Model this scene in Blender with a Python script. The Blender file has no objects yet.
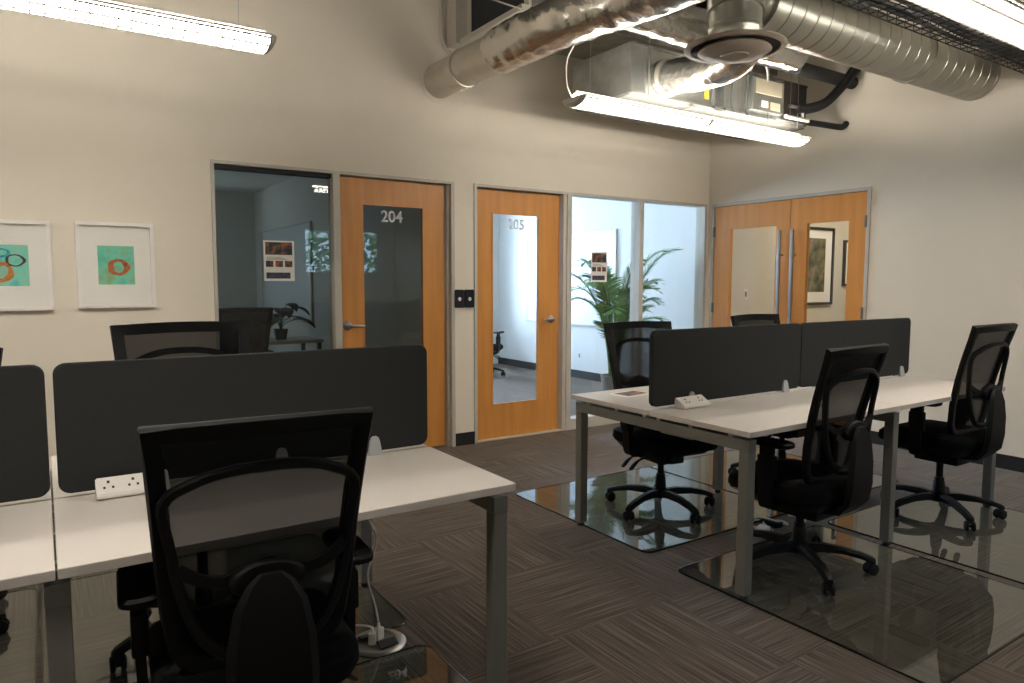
import bpy, bmesh, math, random
from mathutils import Vector, Matrix
C = bpy.context.scene.collection
random.seed(7)
PI = math.pi
def L(c):
    return tuple(((v/255)/12.92 if v/255 <= .04045 else ((v/255+.055)/1.055)**2.4) for v in c) + (1,)
# ------------------------------------------------------------------ materials
def nodes(name):
    m = bpy.data.materials.new(name); m.use_nodes = True
    nt = m.node_tree; nt.nodes.clear()
    return m, nt, nt.nodes.new('ShaderNodeOutputMaterial')
def N(nt, t, **kw):
    n = nt.nodes.new('ShaderNode'+t)
    for k, v in kw.items(): setattr(n, k, v)
    return n
def mat(name, rgb, rough=.5, metal=0, var=.06, scale=8, stretch=(1,1,1), bump=0, bscale=60, spec=.5, coat=0):
    """principled surface whose colour wanders a little with a noise"""
    m, nt, out = nodes(name); b = N(nt,'BsdfPrincipled'); k = nt.links.new
    tc = N(nt,'TexCoord'); mp = N(nt,'Mapping'); mp.inputs['Scale'].default_value = stretch
    k(tc.outputs['Object'], mp.inputs['Vector'])
    n = N(nt,'TexNoise'); n.inputs['Scale'].default_value = scale; n.inputs['Detail'].default_value = 4
    k(mp.outputs[0], n.inputs['Vector'])
    r = N(nt,'ValToRGB'); c = L(rgb)
    r.color_ramp.elements[0].position = .3; r.color_ramp.elements[1].position = .7
    r.color_ramp.elements[0].color = tuple(v*(1-var) for v in c[:3])+(1,)
    r.color_ramp.elements[1].color = tuple(min(1,v*(1+var)) for v in c[:3])+(1,)
    k(n.outputs[0], r.inputs[0]); k(r.outputs[0], b.inputs['Base Color'])
    b.inputs['Roughness'].default_value = rough; b.inputs['Metallic'].default_value = metal
    b.inputs['Specular IOR Level'].default_value = spec; b.inputs['Coat Weight'].default_value = coat
    if bump:
        n2 = N(nt,'TexNoise'); n2.inputs['Scale'].default_value = bscale; n2.inputs['Detail'].default_value = 3
        k(mp.outputs[0], n2.inputs['Vector'])
        bp = N(nt,'Bump'); bp.inputs['Strength'].default_value = bump; bp.inputs['Distance'].default_value = .01
        k(n2.outputs[0], bp.inputs['Height']); k(bp.outputs[0], b.inputs['Normal'])
    k(b.outputs[0], out.inputs[0]); return m
def glass(name, tint, ior, edge=None):
    m, nt, out = nodes(name); k = nt.links.new
    f = N(nt,'Fresnel'); f.inputs[0].default_value = ior
    t = N(nt,'BsdfTransparent'); t.inputs[0].default_value = tint
    g = N(nt,'BsdfGlossy'); g.inputs['Roughness'].default_value = .004; g.inputs['Color'].default_value = (.95,.97,.96,1)
    gm = N(nt,'NewGeometry'); fr = N(nt,'Math', operation='SUBTRACT'); fr.inputs[0].default_value = 1; k(gm.outputs['Backfacing'], fr.inputs[1])
    mu = N(nt,'Math', operation='MULTIPLY'); k(f.outputs[0], mu.inputs[0]); k(fr.outputs[0], mu.inputs[1])
    mx = N(nt,'MixShader'); k(mu.outputs[0], mx.inputs[0]); k(t.outputs[0], mx.inputs[1]); k(g.outputs[0], mx.inputs[2])
    k(mx.outputs[0], out.inputs[0]); return m
def emit(name, rgb, st):
    m, nt, out = nodes(name); e = N(nt,'Emission'); e.inputs[0].default_value = rgb; e.inputs[1].default_value = st
    nt.links.new(e.outputs[0], out.inputs[0]); return m
def frosted(name, rgb):
    m, nt, out = nodes(name); k = nt.links.new
    a = N(nt,'BsdfDiffuse'); a.inputs[0].default_value = L(rgb); b = N(nt,'BsdfTranslucent'); b.inputs[0].default_value = L(rgb)
    t = N(nt,'BsdfTransparent'); x = N(nt,'MixShader'); x.inputs[0].default_value = .08; y = N(nt,'MixShader'); y.inputs[0].default_value = .04
    k(a.outputs[0], x.inputs[1]); k(b.outputs[0], x.inputs[2]); k(x.outputs[0], y.inputs[1]); k(t.outputs[0], y.inputs[2]); k(y.outputs[0], out.inputs[0]); return m
def sheer(name, rgb, alpha):
    m, nt, out = nodes(name); k = nt.links.new
    b = N(nt,'BsdfPrincipled'); b.inputs['Base Color'].default_value = L(rgb); b.inputs['Roughness'].default_value = .7
    b.inputs['Specular IOR Level'].default_value = .15
    tc = N(nt,'TexCoord'); w = N(nt,'TexWave', bands_direction='Z'); w.inputs['Scale'].default_value = 160
    k(tc.outputs['Object'], w.inputs['Vector'])
    mr = N(nt,'MapRange'); mr.inputs[3].default_value = alpha-.06; mr.inputs[4].default_value = alpha+.06
    k(w.outputs['Fac'], mr.inputs[0])
    t = N(nt,'BsdfTransparent'); mx = N(nt,'MixShader')
    k(mr.outputs[0], mx.inputs[0]); k(t.outputs[0], mx.inputs[1]); k(b.outputs[0], mx.inputs[2]); k(mx.outputs[0], out.inputs[0])
    return m
def carpet(name, dark, light, red):
    m, nt, out = nodes(name); k = nt.links.new
    b = N(nt,'BsdfPrincipled'); b.inputs['Roughness'].default_value = .95; b.inputs['Specular IOR Level'].default_value = .1; b.inputs['Sheen Weight'].default_value = .24; b.inputs['Sheen Roughness'].default_value = .45; b.inputs['Sheen Tint'].default_value = (.9,.8,.7,1)
    g = N(nt,'NewGeometry'); mp = N(nt,'Mapping'); mp.inputs['Location'].default_value = (4.26, 3.0, .05)
    k(g.outputs['Position'], mp.inputs['Vector'])
    ch = N(nt,'TexChecker'); ch.inputs['Scale'].default_value = 1/.6
    k(mp.outputs[0], ch.inputs['Vector'])
    cols = []
    for sc in ((2.4,120,1),(120,2.4,1)):
        m2 = N(nt,'Mapping'); m2.inputs['Scale'].default_value = sc; k(g.outputs['Position'], m2.inputs['Vector'])
        n = N(nt,'TexNoise'); n.inputs['Scale'].default_value = 1; n.inputs['Detail'].default_value = 3; k(m2.outputs[0], n.inputs['Vector'])
        r = N(nt,'ValToRGB'); e = r.color_ramp.elements
        e[0].position = .34; e[0].color = L(dark); e[1].position = .68; e[1].color = L(light)
        x = e.new(.5); x.color = L(red)
        k(n.outputs[0], r.inputs[0]); cols.append(r)
    mx = N(nt,'MixRGB'); k(ch.outputs['Fac'], mx.inputs[0]); k(cols[0].outputs[0], mx.inputs[1]); k(cols[1].outputs[0], mx.inputs[2])
    n3 = N(nt,'TexNoise'); n3.inputs['Scale'].default_value = 350; k(g.outputs['Position'], n3.inputs['Vector'])
    bp = N(nt,'Bump'); bp.inputs['Strength'].default_value = .4; bp.inputs['Distance'].default_value = .004
    k(n3.outputs[0], bp.inputs['Height']); k(bp.outputs[0], b.inputs['Normal'])
    k(mx.outputs[0], b.inputs['Base Color']); k(b.outputs[0], out.inputs[0]); return m

M = dict(
 wall=mat('wall_paint',(234,224,207),.75,var=.02,scale=2,bump=.05,bscale=180),
 ceil=mat('deck_paint',(84,82,77),.8,var=.1),
 base=mat('black_rubber_base',(22,22,23),.6),
 carpet=carpet('striped_carpet_tile',(57,50,45),(112,101,91),(84,74,66)),
 wood=mat('maple_veneer',(208,142,70),.38,var=.10,scale=3,stretch=(6,6,.5),spec=.45),
 alu=mat('brushed_aluminium_frame',(196,190,178),.5,metal=.1,var=.03),
 steel=mat('satin_steel',(170,170,168),.32,metal=.95,var=.05),
 desk=mat('white_laminate',(206,198,189),.38,var=.015),
 edge=mat('laminate_edge',(186,178,170),.45,var=.02),
 frame=mat('grey_powder_coat',(122,120,114),.45,metal=.3,var=.03),
 foot=mat('black_plastic_foot',(14,14,15),.5),
 felt=mat('charcoal_felt',(46,47,47),.9,var=.05,scale=120,bump=.1,bscale=400,spec=.2),
 clip=mat('frosted_clip',(172,174,176),.35,var=.03),
 white=mat('white_plastic',(226,220,212),.35,var=.015),
 hole=mat('socket_hole',(60,50,48),.7),
 black=mat('black_nylon',(12,12,13),.55,var=.1,spec=.22),
 fabric=mat('black_seat_fabric',(13,13,14),.9,var=.2,scale=90,bump=.2,bscale=300,spec=.15),
 mesh=sheer('black_chair_mesh',(12,12,13),.91),
 meshd=sheer('black_chair_mesh_dense',(14,14,15),.86),
 galv=mat('galvanised_sheet',(172,174,170),.27,metal=.85,var=.18,scale=9,bump=.06,bscale=30),
 spiral=mat('spiral_duct_zinc',(160,158,148),.36,metal=.85,var=.08,scale=6),
 foil=mat('foil_jacket',(222,219,212),.24,metal=.95,var=.06,scale=14,bump=.35,bscale=26),
 tape=mat('dull_foil_tape',(206,200,188),.38,metal=.6,var=.08,bump=.15,bscale=40),
 diff=mat('diffuser_enamel',(156,144,130),.5,var=.03),
 dark=mat('dark_filter',(38,40,44),.7,var=.1),
 rubber=mat('black_pipe_insulation',(24,23,24),.6,bump=.1,bscale=60),
 brown=mat('dark_coil_panel',(42,36,31),.6,var=.2),
 yellow=mat('yellow_sticker',(236,208,60),.5),
 buff=mat('buff_label',(196,186,160),.6,var=.05),
 tray=mat('black_wire_tray',(20,20,21),.5,metal=.3),
 lampbody=mat('lamp_housing',(190,186,176),.45,var=.02),
 louver=mat('lamp_louver',(168,164,156),.35),
 cord=mat('white_cord',(214,208,198),.5),
 bcord=mat('black_cord',(18,18,18),.5),
 picw=mat('white_picture_frame',(242,237,230),.4,var=.02),
 matb=mat('white_picture_mat',(238,234,226),.8,var=.01),
 paper=mat('white_paper',(232,228,220),.7,var=.01),
 switch=mat('black_reader',(18,20,26),.3),
 number=frosted('frosted_lettering',(236,238,236)),
 pot=mat('grey_planter',(120,118,112),.6),
 soil=mat('potting_soil',(48,36,28),.95,var=.3,scale=60),
 palm=mat('palm_leaf',(104,142,82),.45,var=.3,scale=5),
 stem=mat('palm_stem',(88,108,62),.6,var=.2),
 leaf=mat('broad_leaf',(44,66,46),.45,var=.25,scale=20),
 board=mat('whiteboard',(208,213,218),.3,var=.01),
 room=mat('meeting_room_paint',(214,214,210),.7,var=.015),
 hall=mat('hall_paint',(214,206,188),.75,var=.015),
 picb=mat('dark_picture_frame',(36,30,26),.4),
 grass=mat('outdoor_ground',(90,96,70),.9,var=.2),
 bark=mat('tree_bark',(86,70,54),.9,var=.2),
 tree=mat('tree_leaves',(92,140,66),.7,var=.4,scale=4),
 pane=glass('clear_pane',(.955,.965,.96,1),1.5),
 tint=glass('dusky_pane',(.86,.84,.76,1),1.62),
 dimmer=glass('daylight_dimming_pane',(.40,.41,.40,1),1.5),  # tint added to weaken the daylight entering the unlit room
 gedge=mat('dark_glass_edge',(18,24,22),.15),
 sky_dimmer=glass('sky_dimming_pane',(.38,.40,.39,1),1.5),  # tint added to dim the bright sky in the rear window
 mat=glass('glass_floor_mat',(.90,.925,.905,1),2.0),
 sky_lens=None,
 lens=emit('lamp_lens',(1,.935,.84,1),35.0),
 uplens=emit('lamp_upper_lens',(1,.935,.84,1),18.0),
 hall_lens=emit('hall_lamp_lens',(1,.90,.74,1),16.0),
)
# ------------------------------------------------------------------ mesh helpers
class MB:
    def __init__(s): s.bm = bmesh.new()
    def box(s, x0,x1,y0,y1,z0,z1, mx=None, bev=0, seg=2):
        r = bmesh.ops.create_cube(s.bm, size=1); vs = r['verts']
        for v in vs: v.co = Vector(((x0+x1)/2+v.co.x*(x1-x0),(y0+y1)/2+v.co.y*(y1-y0),(z0+z1)/2+v.co.z*(z1-z0)))
        if bev:
            es = list({e for v in vs for e in v.link_edges})
            g = bmesh.ops.bevel(s.bm, geom=es, offset=bev, segments=seg, affect='EDGES', profile=.6)
            vs = list({v for f in g['faces'] for v in f.verts} | {v for v in vs if v.is_valid})
        if mx is not None: bmesh.ops.transform(s.bm, matrix=mx, verts=vs)
        return s
    def loft(s, rings, cap=True, closed=False):
        R = [[s.bm.verts.new(p) for p in r] for r in rings]
        n = len(R[0]); m = len(R)
        for i in range(m if closed else m-1):
            a, b = R[i], R[(i+1)%m]
            for j in range(n):
                try: s.bm.faces.new((a[j], a[(j+1)%n], b[(j+1)%n], b[j]))
                except ValueError: pass
        if cap and not closed:
            s.bm.faces.new(R[0][::-1]); s.bm.faces.new(R[-1])
        return s
    def tube(s, pts, r, n=10, closed=False, cap=True, sq=(1,1)):
        pts = [Vector(p) for p in pts]; m = len(pts)
        rs = r if isinstance(r,(list,tuple)) else [r]*m
        T = []
        for i in range(m):
            a = pts[(i-1)%m] if (closed or i>0) else pts[i]; b = pts[(i+1)%m] if (closed or i<m-1) else pts[i]
            T.append((b-a).normalized())
        u = Vector((0,0,1)) if abs(T[0].z)<.9 else Vector((0,1,0))
        u = (u - T[0]*u.dot(T[0])).normalized(); rings = []
        for i in range(m):
            u = (u - T[i]*u.dot(T[i])).normalized(); w = T[i].cross(u)
            rings.append([pts[i] + (u*math.cos(2*PI*j/n)*sq[0] + w*math.sin(2*PI*j/n)*sq[1])*rs[i] for j in range(n)])
        return s.loft(rings, cap, closed)
    def band(s, pts, nrm, prof, closed=False):
        """sweep a profile given in (across, along the normal)"""
        pts = [Vector(p) for p in pts]; m = len(pts); rings = []
        for i in range(m):
            a = pts[(i-1)%m] if (closed or i>0) else pts[i]; b = pts[(i+1)%m] if (closed or i<m-1) else pts[i]
            T = (b-a).normalized(); n = Vector(nrm[i] if isinstance(nrm,list) else nrm); n = (n-T*n.dot(T)).normalized(); B = T.cross(n)
            cs = abs((pts[i]-a).normalized().dot(T)) if (pts[i]-a).length > 1e-6 else 1; B = B/max(.66,cs)
            rings.append([pts[i]+B*p[0]+n*p[1] for p in prof])
        return s.loft(rings, True, closed)
    def lathe(s, prof, c=(0,0,0), n=24, axis='z'):
        c = Vector(c); rings = []
        for r, h in prof:
            ring = []
            for j in range(n):
                a = 2*PI*j/n; x, y = max(r,1e-4)*math.cos(a), max(r,1e-4)*math.sin(a)
                ring.append(c + (Vector((x,y,h)) if axis=='z' else Vector((h,x,y)) if axis=='x' else Vector((x,h,-y))))
            rings.append(ring)
        return s.loft(rings)
    def prism(s, poly, axis, a, b):
        """poly in the two other axes (in xyz order), extruded from a to b along axis"""
        def P(p, t): return (t,p[0],p[1]) if axis=='x' else (p[0],t,p[1]) if axis=='y' else (p[0],p[1],t)
        return s.loft([[P(p,a) for p in poly],[P(p,b) for p in poly]])
    def grid(s, f, nu, nv):
        V = [[s.bm.verts.new(f(i/nu, j/nv)) for j in range(nv+1)] for i in range(nu+1)]
        for i in range(nu):
            for j in range(nv): s.bm.faces.new((V[i][j],V[i+1][j],V[i+1][j+1],V[i][j+1]))
        return s
    def build(s, name, m, parent=None, smooth=False, loc=None):
        bmesh.ops.recalc_face_normals(s.bm, faces=s.bm.faces)
        me = bpy.data.meshes.new(name); s.bm.to_mesh(me); s.bm.free()
        if smooth:
            for p in me.polygons: p.use_smooth = True
            try: me.set_sharp_from_angle(angle=math.radians(38))
            except Exception: pass
        me.materials.append(M[m] if isinstance(m,str) else m)
        o = bpy.data.objects.new(name, me); C.objects.link(o)
        if parent is not None: o.parent = parent
        if loc is not None: o.location = loc
        return o
def rrect(hx, hy, r, n=5, cx=0, cy=0):
    out = []
    for sx, sy, a0 in ((1,1,0),(-1,1,90),(-1,-1,180),(1,-1,270)):
        for i in range(n+1):
            a = math.radians(a0+90*i/n); out.append((cx+sx*(hx-r)+r*math.cos(a), cy+sy*(hy-r)+r*math.sin(a)))
    return out
def smooth_path(pts, k=6, closed=False):
    P = [Vector(p) for p in pts]; n = len(P); out = []
    for i in range(n if closed else n-1):
        p0 = P[(i-1)%n] if closed or i>0 else P[0]; p1 = P[i]; p2 = P[(i+1)%n]; p3 = P[(i+2)%n] if closed or i+2<n else P[-1]
        for j in range(k):
            t = j/k
            out.append(.5*((2*p1)+(p2-p0)*t+(2*p0-5*p1+4*p2-p3)*t*t+(3*p1-p0-3*p2+p3)*t**3))
    if not closed: out.append(P[-1])
    return out
def thing(name, label, cat, loc=(0,0,0), rz=0, group=None):
    o = bpy.data.objects.new(name, None); o.empty_display_size = .1; C.objects.link(o)
    o.location = loc; o.rotation_euler = (0,0,rz); o['label'] = label; o['category'] = cat
    if group: o['group'] = group
    return o
def tag(o, label, cat, group=None):
    o['label'] = label; o['category'] = cat
    if group: o['group'] = group
    return o
def struct(o, label=None, cat=None):
    o['kind'] = 'structure'
    if label: o['label'] = label
    if cat: o['category'] = cat
    return o
def sempty(name, label, cat):
    o = bpy.data.objects.new(name, None); C.objects.link(o); return struct(o, label, cat)
def dup(root, loc, rz, label, group=None, lift=0, fixed=()):
    r = root.copy(); C.objects.link(r); r.location = loc; r.rotation_euler = (0,0,rz); r['label'] = label
    if group: r['group'] = group
    for ch in list(root.children):
        c = ch.copy(); C.objects.link(c); c.parent = r
        if lift and ch.name.split('.')[0] not in fixed: c.location.z += lift
        for g in ch.children:
            d = g.copy(); C.objects.link(d); d.parent = c
    return r
# ------------------------------------------------------------------ dimensions
H = 3.95
XL, YF = -9.2, -7.8            # left wall, wall behind the viewer
FT = 2.167                      # top of the door frames
A1, MU1, A2 = -4.876, -4.017, -3.036
B1, MU2, MU3, B2 = -2.850, -1.853, -.965, -.041
D1, D2 = -.051, -1.741
# ------------------------------------------------------------------ room shell
struct(MB().box(XL-.15,3.6,YF-.15,7.2,-.12,0).build('floor','carpet'),'brown striped carpet tile floor','floor')
struct(MB().box(XL-.15,.15,YF-.15,.13,H,H+.12).build('ceiling','ceil'),'dark exposed ceiling deck above the ducts','ceiling')
w = MB()
w.box(XL,A1,0,.12,0,H).box(A2,B1,0,.12,0,H).box(B2,.0,0,.12,0,H).box(A1,A2,0,.12,FT,H).box(B1,B2,0,.12,FT,H)
struct(w.build('wall_back','wall'),'beige back wall with doors 204 and 205','wall')
w = MB(); w.box(0,.12,YF,D2,0,H).box(0,.12,D1,.12,0,H).box(0,.12,D2,D1,FT,H)
struct(w.build('wall_right','wall'),'beige right wall with the double wooden doors','wall')
struct(MB().box(XL-.12,XL,YF,.12,0,H).build('wall_left','wall'),'beige left wall outside the picture','wall')
WX0, WX1, WZ0, WZ1 = -1.8, -.3, 1.5, 2.35
w = MB(); w.box(XL,WX0,YF-.12,YF,0,H).box(WX1,.12,YF-.12,YF,0,H).box(WX0,WX1,YF-.12,YF,0,WZ0).box(WX0,WX1,YF-.12,YF,WZ1,H)
struct(w.build('wall_front','wall'),'beige wall behind the viewer with a small window','wall')
b = MB(); b.box(XL,A1,-.012,0,0,.105).box(A2,B1,-.012,0,0,.105)
struct(b.build('baseboard_back','base'),'black rubber baseboard on the back wall','baseboard')
b = MB(); b.box(-.012,0,YF,D2,0,.105)
struct(b.build('baseboard_right','base'),'black rubber baseboard on the right wall','baseboard')
# meeting rooms behind the back wall
FAR, RC = 4.85, 2.75
w = MB(); w.box(-2.98,-2.90,.12,6.7,0,RC)
struct(w.build('wall_between_rooms','room'),'partition wall between the two meeting rooms','wall')
w = MB(); w.box(-5.1,-4.3,.0,.0001,0,.0001) if False else None
w = MB(); w.box(-5.12,-5.0,.12,6.7,0,RC).box(-4.35,-2.98,6.58,6.7,0,RC).box(-5.0,-4.35,6.58,6.7,0,.9).box(-5.0,-4.35,6.58,6.7,2.3,RC)
struct(w.build('wall_dark_room','room'),'walls of the unlit meeting room behind door 204','wall')
w = MB(); w.box(.5,.62,.12,FAR,0,RC).box(.12,.5,.12,.2,0,RC).box(-.02,.62,FAR,FAR+.12,0,RC).box(-2.9,-2.7,FAR,FAR+.12,0,RC).box(-2.7,-.02,FAR,FAR+.12,0,.75).box(-2.7,-.02,FAR,FAR+.12,2.6,RC)
struct(w.build('wall_bright_room','room'),'pale walls of the daylit meeting room behind door 205','wall')
struct(MB().box(-5.12,.62,.12,6.75,RC,RC+.1).build('ceiling_meeting_rooms','room'),'white ceiling of the meeting rooms','ceiling')
struct(MB().box(.485,.5,.2,FAR,0,.11).build('baseboard_bright_room','base'),'black baseboard in the daylit meeting room','baseboard')
# hall behind the double doors
w = MB(); w.box(.62,3.4,-.08,.0,0,2.8).box(.12,.62,-.08,.0,0,2.8).box(3.4,3.5,-3.2,.0,0,2.8).box(.12,3.5,-3.3,-3.2,0,2.8)
struct(w.build('wall_hall','hall'),'cream walls of the hall beyond the double doors','wall')
struct(MB().box(.12,3.5,-3.3,.0,2.8,2.9).build('ceiling_hall','hall'),'white ceiling of the hall','ceiling')
# rear window
def window_frame(x0,x1,z0,z1,y0,y1,t=.04,mull=()):
    m = MB(); m.box(x0,x0+t,y0,y1,z0,z1).box(x1-t,x1,y0,y1,z0,z1).box(x0+t,x1-t,y0,y1,z1-t,z1).box(x0+t,x1-t,y0,y1,z0,z0+t)
    for a in mull: m.box(a-t/2,a+t/2,y0,y1,z0+t,z1-t)
    return m
wr = sempty('window_5','small window behind the viewer onto trees','window')
window_frame(WX0,WX1,WZ0,WZ1,YF-.1,YF-.03,.04,((WX0+WX1)/2,)).build('window_frame','alu',wr)
MB().box(WX0+.04,WX1-.04,YF-.07,YF-.06,WZ0+.04,WZ1-.04).build('pane','sky_dimmer',wr)
wr = sempty('window_6','large window of the daylit meeting room','window')
window_frame(-2.7,-.02,.75,2.6,FAR+.02,FAR+.09,.05,(-1.36,)).build('window_frame','alu',wr)
MB().box(-2.65,-.07,FAR+.05,FAR+.06,.8,2.55).build('pane','pane',wr)
wr = sempty('window_added','added unseen window giving the unlit meeting room daylight','window')  # unseen window, added to throw daylight onto the partition
window_frame(-5.0,-4.35,.9,2.3,6.6,6.67,.04).build('window_frame','alu',wr)
MB().box(-4.96,-4.39,6.63,6.64,.94,2.26).build('pane','dimmer',wr)
# ------------------------------------------------------------------ storefront frames, doors, sidelights
FY0, FY1 = -.012, .11
def add_number(txt, cx, y, cz, size, parent, m='number', ax='y'):
    cu = bpy.data.curves.new('room_number','FONT'); cu.body = txt; cu.size = size; cu.offset = .0022; cu.align_x = 'CENTER'; cu.align_y = 'CENTER'; cu.extrude = .0008
    t = bpy.data.objects.new('tmp', cu); C.objects.link(t); bpy.context.view_layer.update()
    me = bpy.data.meshes.new_from_object(t.evaluated_get(bpy.context.evaluated_depsgraph_get()))
    bpy.data.objects.remove(t); me.materials.clear(); me.materials.append(M[m])
    me.transform(Matrix.Translation((cx,y,cz)) @ Matrix.Rotation(PI/2,4,'X'))
    o = bpy.data.objects.new('room_number', me); C.objects.link(o); o.parent = parent; return o
def leaf_mb(x0,x1,gx0,gx1,z0,z1,gz0,gz1,y0,y1):
    m = MB(); m.box(x0,gx0,y0,y1,z0,z1).box(gx1,x1,y0,y1,z0,z1).box(gx0,gx1,y0,y1,gz1,z1).box(gx0,gx1,y0,y1,z0,gz0); return m
def lever(parent, x, y, z, d):
    m = MB(); m.lathe([(.0,-.002),(.034,-.002),(.036,.004),(.030,.012),(.014,.018),(.012,.05),(.016,.052)],(0,0,0),20,'y')
    bm = m.bm; bmesh.ops.transform(bm, matrix=Matrix.Scale(-1,4,(0,1,0)), verts=bm.verts)
    m.tube(smooth_path([(0,-.05,0),(d*.02,-.056,0),(d*.07,-.055,-.002),(d*.118,-.05,-.004)],5),[.011]*10+[.010]*6,10)
    o = m.build('lever_handle','steel',parent,True); o.location = (x,y,z)
    return o
# frame one : sidelight + door 204
wn = sempty('window_1','dark glass sidelight with aluminium frame left of door 204','window')
m = MB(); m.box(A1,A1+.022,FY0,FY1,0,FT).box(MU1-.026,MU1+.026,FY0,FY1,0,FT-.02).box(A1+.022,MU1-.026,FY0,FY1,FT-.022,FT).box(A1+.022,MU1-.026,FY0,FY1,0,.1)
m.build('window_frame','alu',wn)
m = MB(); m.box(A1+.022,MU1-.026,.02,.1,FT-.05,FT-.022).build('blind_headrail','dark',wn)
MB().box(A1+.022,MU1-.026,.045,.055,.1,FT-.022).build('pane','tint',wn)
dr = sempty('door_1','maple door numbered 204 with dark vision glass','door')
m = MB(); m.box(A2-.030,A2,FY0,FY1,0,FT).box(MU1-.026,A2-.03,FY0,FY1,FT-.022,FT).box(A2-.05,A2-.03,.03,.10,0,FT-.022).box(MU1+.026,A2-.05,.097,.11,FT-.09,FT-.022); m.build('door_frame','alu',dr)
X0, X1, G0, G1 = MU1+.028, -3.098, -3.80, -3.285
leaf_mb(X0,X1,G0,G1,.010,FT-.028,.305,1.95,.05,.094).build('door_leaf','wood',dr)
window_frame(G0-.004,G1+.004,.301,1.954,.046,.05,.012).build('glazing_bead','wood',dr)
MB().box(G0,G1,.07,.078,.305,1.95).build('vision_glass','tint',dr)
lever(dr,-3.93,.05,1.03,1)
add_number('204',(G0+G1)/2-.005,.0685,1.862,.122,dr)
# frame two : door 205 + two sidelights
dr = sempty('door_2','maple door numbered 205 with bright vision glass','door')
m = MB(); m.box(B1,B1+.028,FY0,FY1,0,FT).box(B1+.028,MU2-.026,FY0,FY1,FT-.022,FT).box(MU2-.062,MU2-.026,.0,.10,0,FT-.022).box(B1+.028,MU2-.062,.097,.11,FT-.09,FT-.022).box(B1+.028,MU2-.062,.0,.11,.0,.008)
m.build('door_frame','alu',dr)
X0, X1, G0, G1 = B1+.030, -1.925, -2.64, -2.145
leaf_mb(X0,X1,G0,G1,.010,FT-.032,.30,1.945,.05,.094).build('door_leaf','wood',dr)
window_frame(G0-.004,G1+.004,.296,1.949,.046,.05,.012).build('glazing_bead','wood',dr)
MB().box(G0,G1,.07,.078,.30,1.945).build('vision_glass','pane',dr)
lever(dr,-2.01,.05,1.03,-1)
add_number('205',(G0+G1)/2+.01,.0685,1.855,.118,dr)
wn = sempty('window_2','clear glass sidelight right of door 205','window')
m = MB(); m.box(MU2-.026,MU2+.026,FY0,FY1,0,FT).box(MU2+.026,MU3-.026,FY0,FY1,FT-.022,FT).box(MU2+.026,MU3-.026,FY0,FY1,0,.1)
m.build('window_frame','alu',wn)
MB().box(MU2+.026,MU3-.026,.045,.055,.1,FT-.022).build('pane','pane',wn)
wn = sempty('window_3','clear glass sidelight nearest the corner','window')
m = MB(); m.box(MU3-.026,MU3+.026,FY0,FY1,0,FT).box(MU3+.026,B2-.026,FY0,FY1,FT-.022,FT).box(MU3+.026,B2-.026,FY0,FY1,0,.1).box(B2-.030,B2,FY0,FY1,0,FT)
m.build('window_frame','alu',wn)
MB().box(MU3+.026,B2-.03,.045,.055,.1,FT-.022).build('pane','pane',wn)
# double doors
def yleaf(y0,y1,g0,g1,parent):
    m = MB(); x0, x1 = -.004, .04; z0, z1, gz0, gz1 = .02, FT-.034, .30, 1.90
    m.box(x0,x1,min(y0,y1),min(g0,g1),z0,z1).box(x0,x1,max(g0,g1),max(y0,y1),z0,z1).box(x0,x1,min(g0,g1),max(g0,g1),gz1,z1).box(x0,x1,min(g0,g1),max(g0,g1),z0,gz0)
    m.build('door_leaf','wood',parent)
    MB().box(.014,.022,min(g0,g1),max(g0,g1),gz0,gz1).build('vision_glass','pane',parent)
def pull(y, parent):
    m = MB(); m.box(-.075,-.060,y-.016,y+.016,.72,1.85,bev=.003)
    for z in (.95,1.62): m.tube([(-.004,y,z),(-.062,y,z)],.009,10)
    m.build('pull_bar','steel',parent,True)
def hinges(y, parent):
    for z in (.28,1.1,1.88):
        m = MB(); m.tube([(-.014,y,z-.05),(-.014,y,z+.05)],.009,10); m.box(-.006,-.004,y-.018,y+.018,z-.05,z+.05); m.build('hinge','frame',parent)
dr = sempty('door_3','left leaf of the maple double doors beside the corner','door')
m = MB(); m.box(-.014,.11,D1-.03,D1,0,FT).box(-.014,.11,-.977,D1-.03,FT-.03,FT); m.build('door_frame','alu',dr)
yleaf(D1-.034,-.975,-.285,-.825,dr); pull(-.905,dr); hinges(D1-.032,dr)
dr = sempty('door_4','right leaf of the maple double doors with the pictures behind its glass','door')
m = MB(); m.box(-.014,.11,D2,D2+.03,0,FT).box(-.014,.11,D2+.03,-.977,FT-.03,FT); m.build('door_frame','alu',dr)
yleaf(-.979,D2+.034,-1.150,-1.552,dr); pull(-1.042,dr); hinges(D2+.032,dr)
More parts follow.
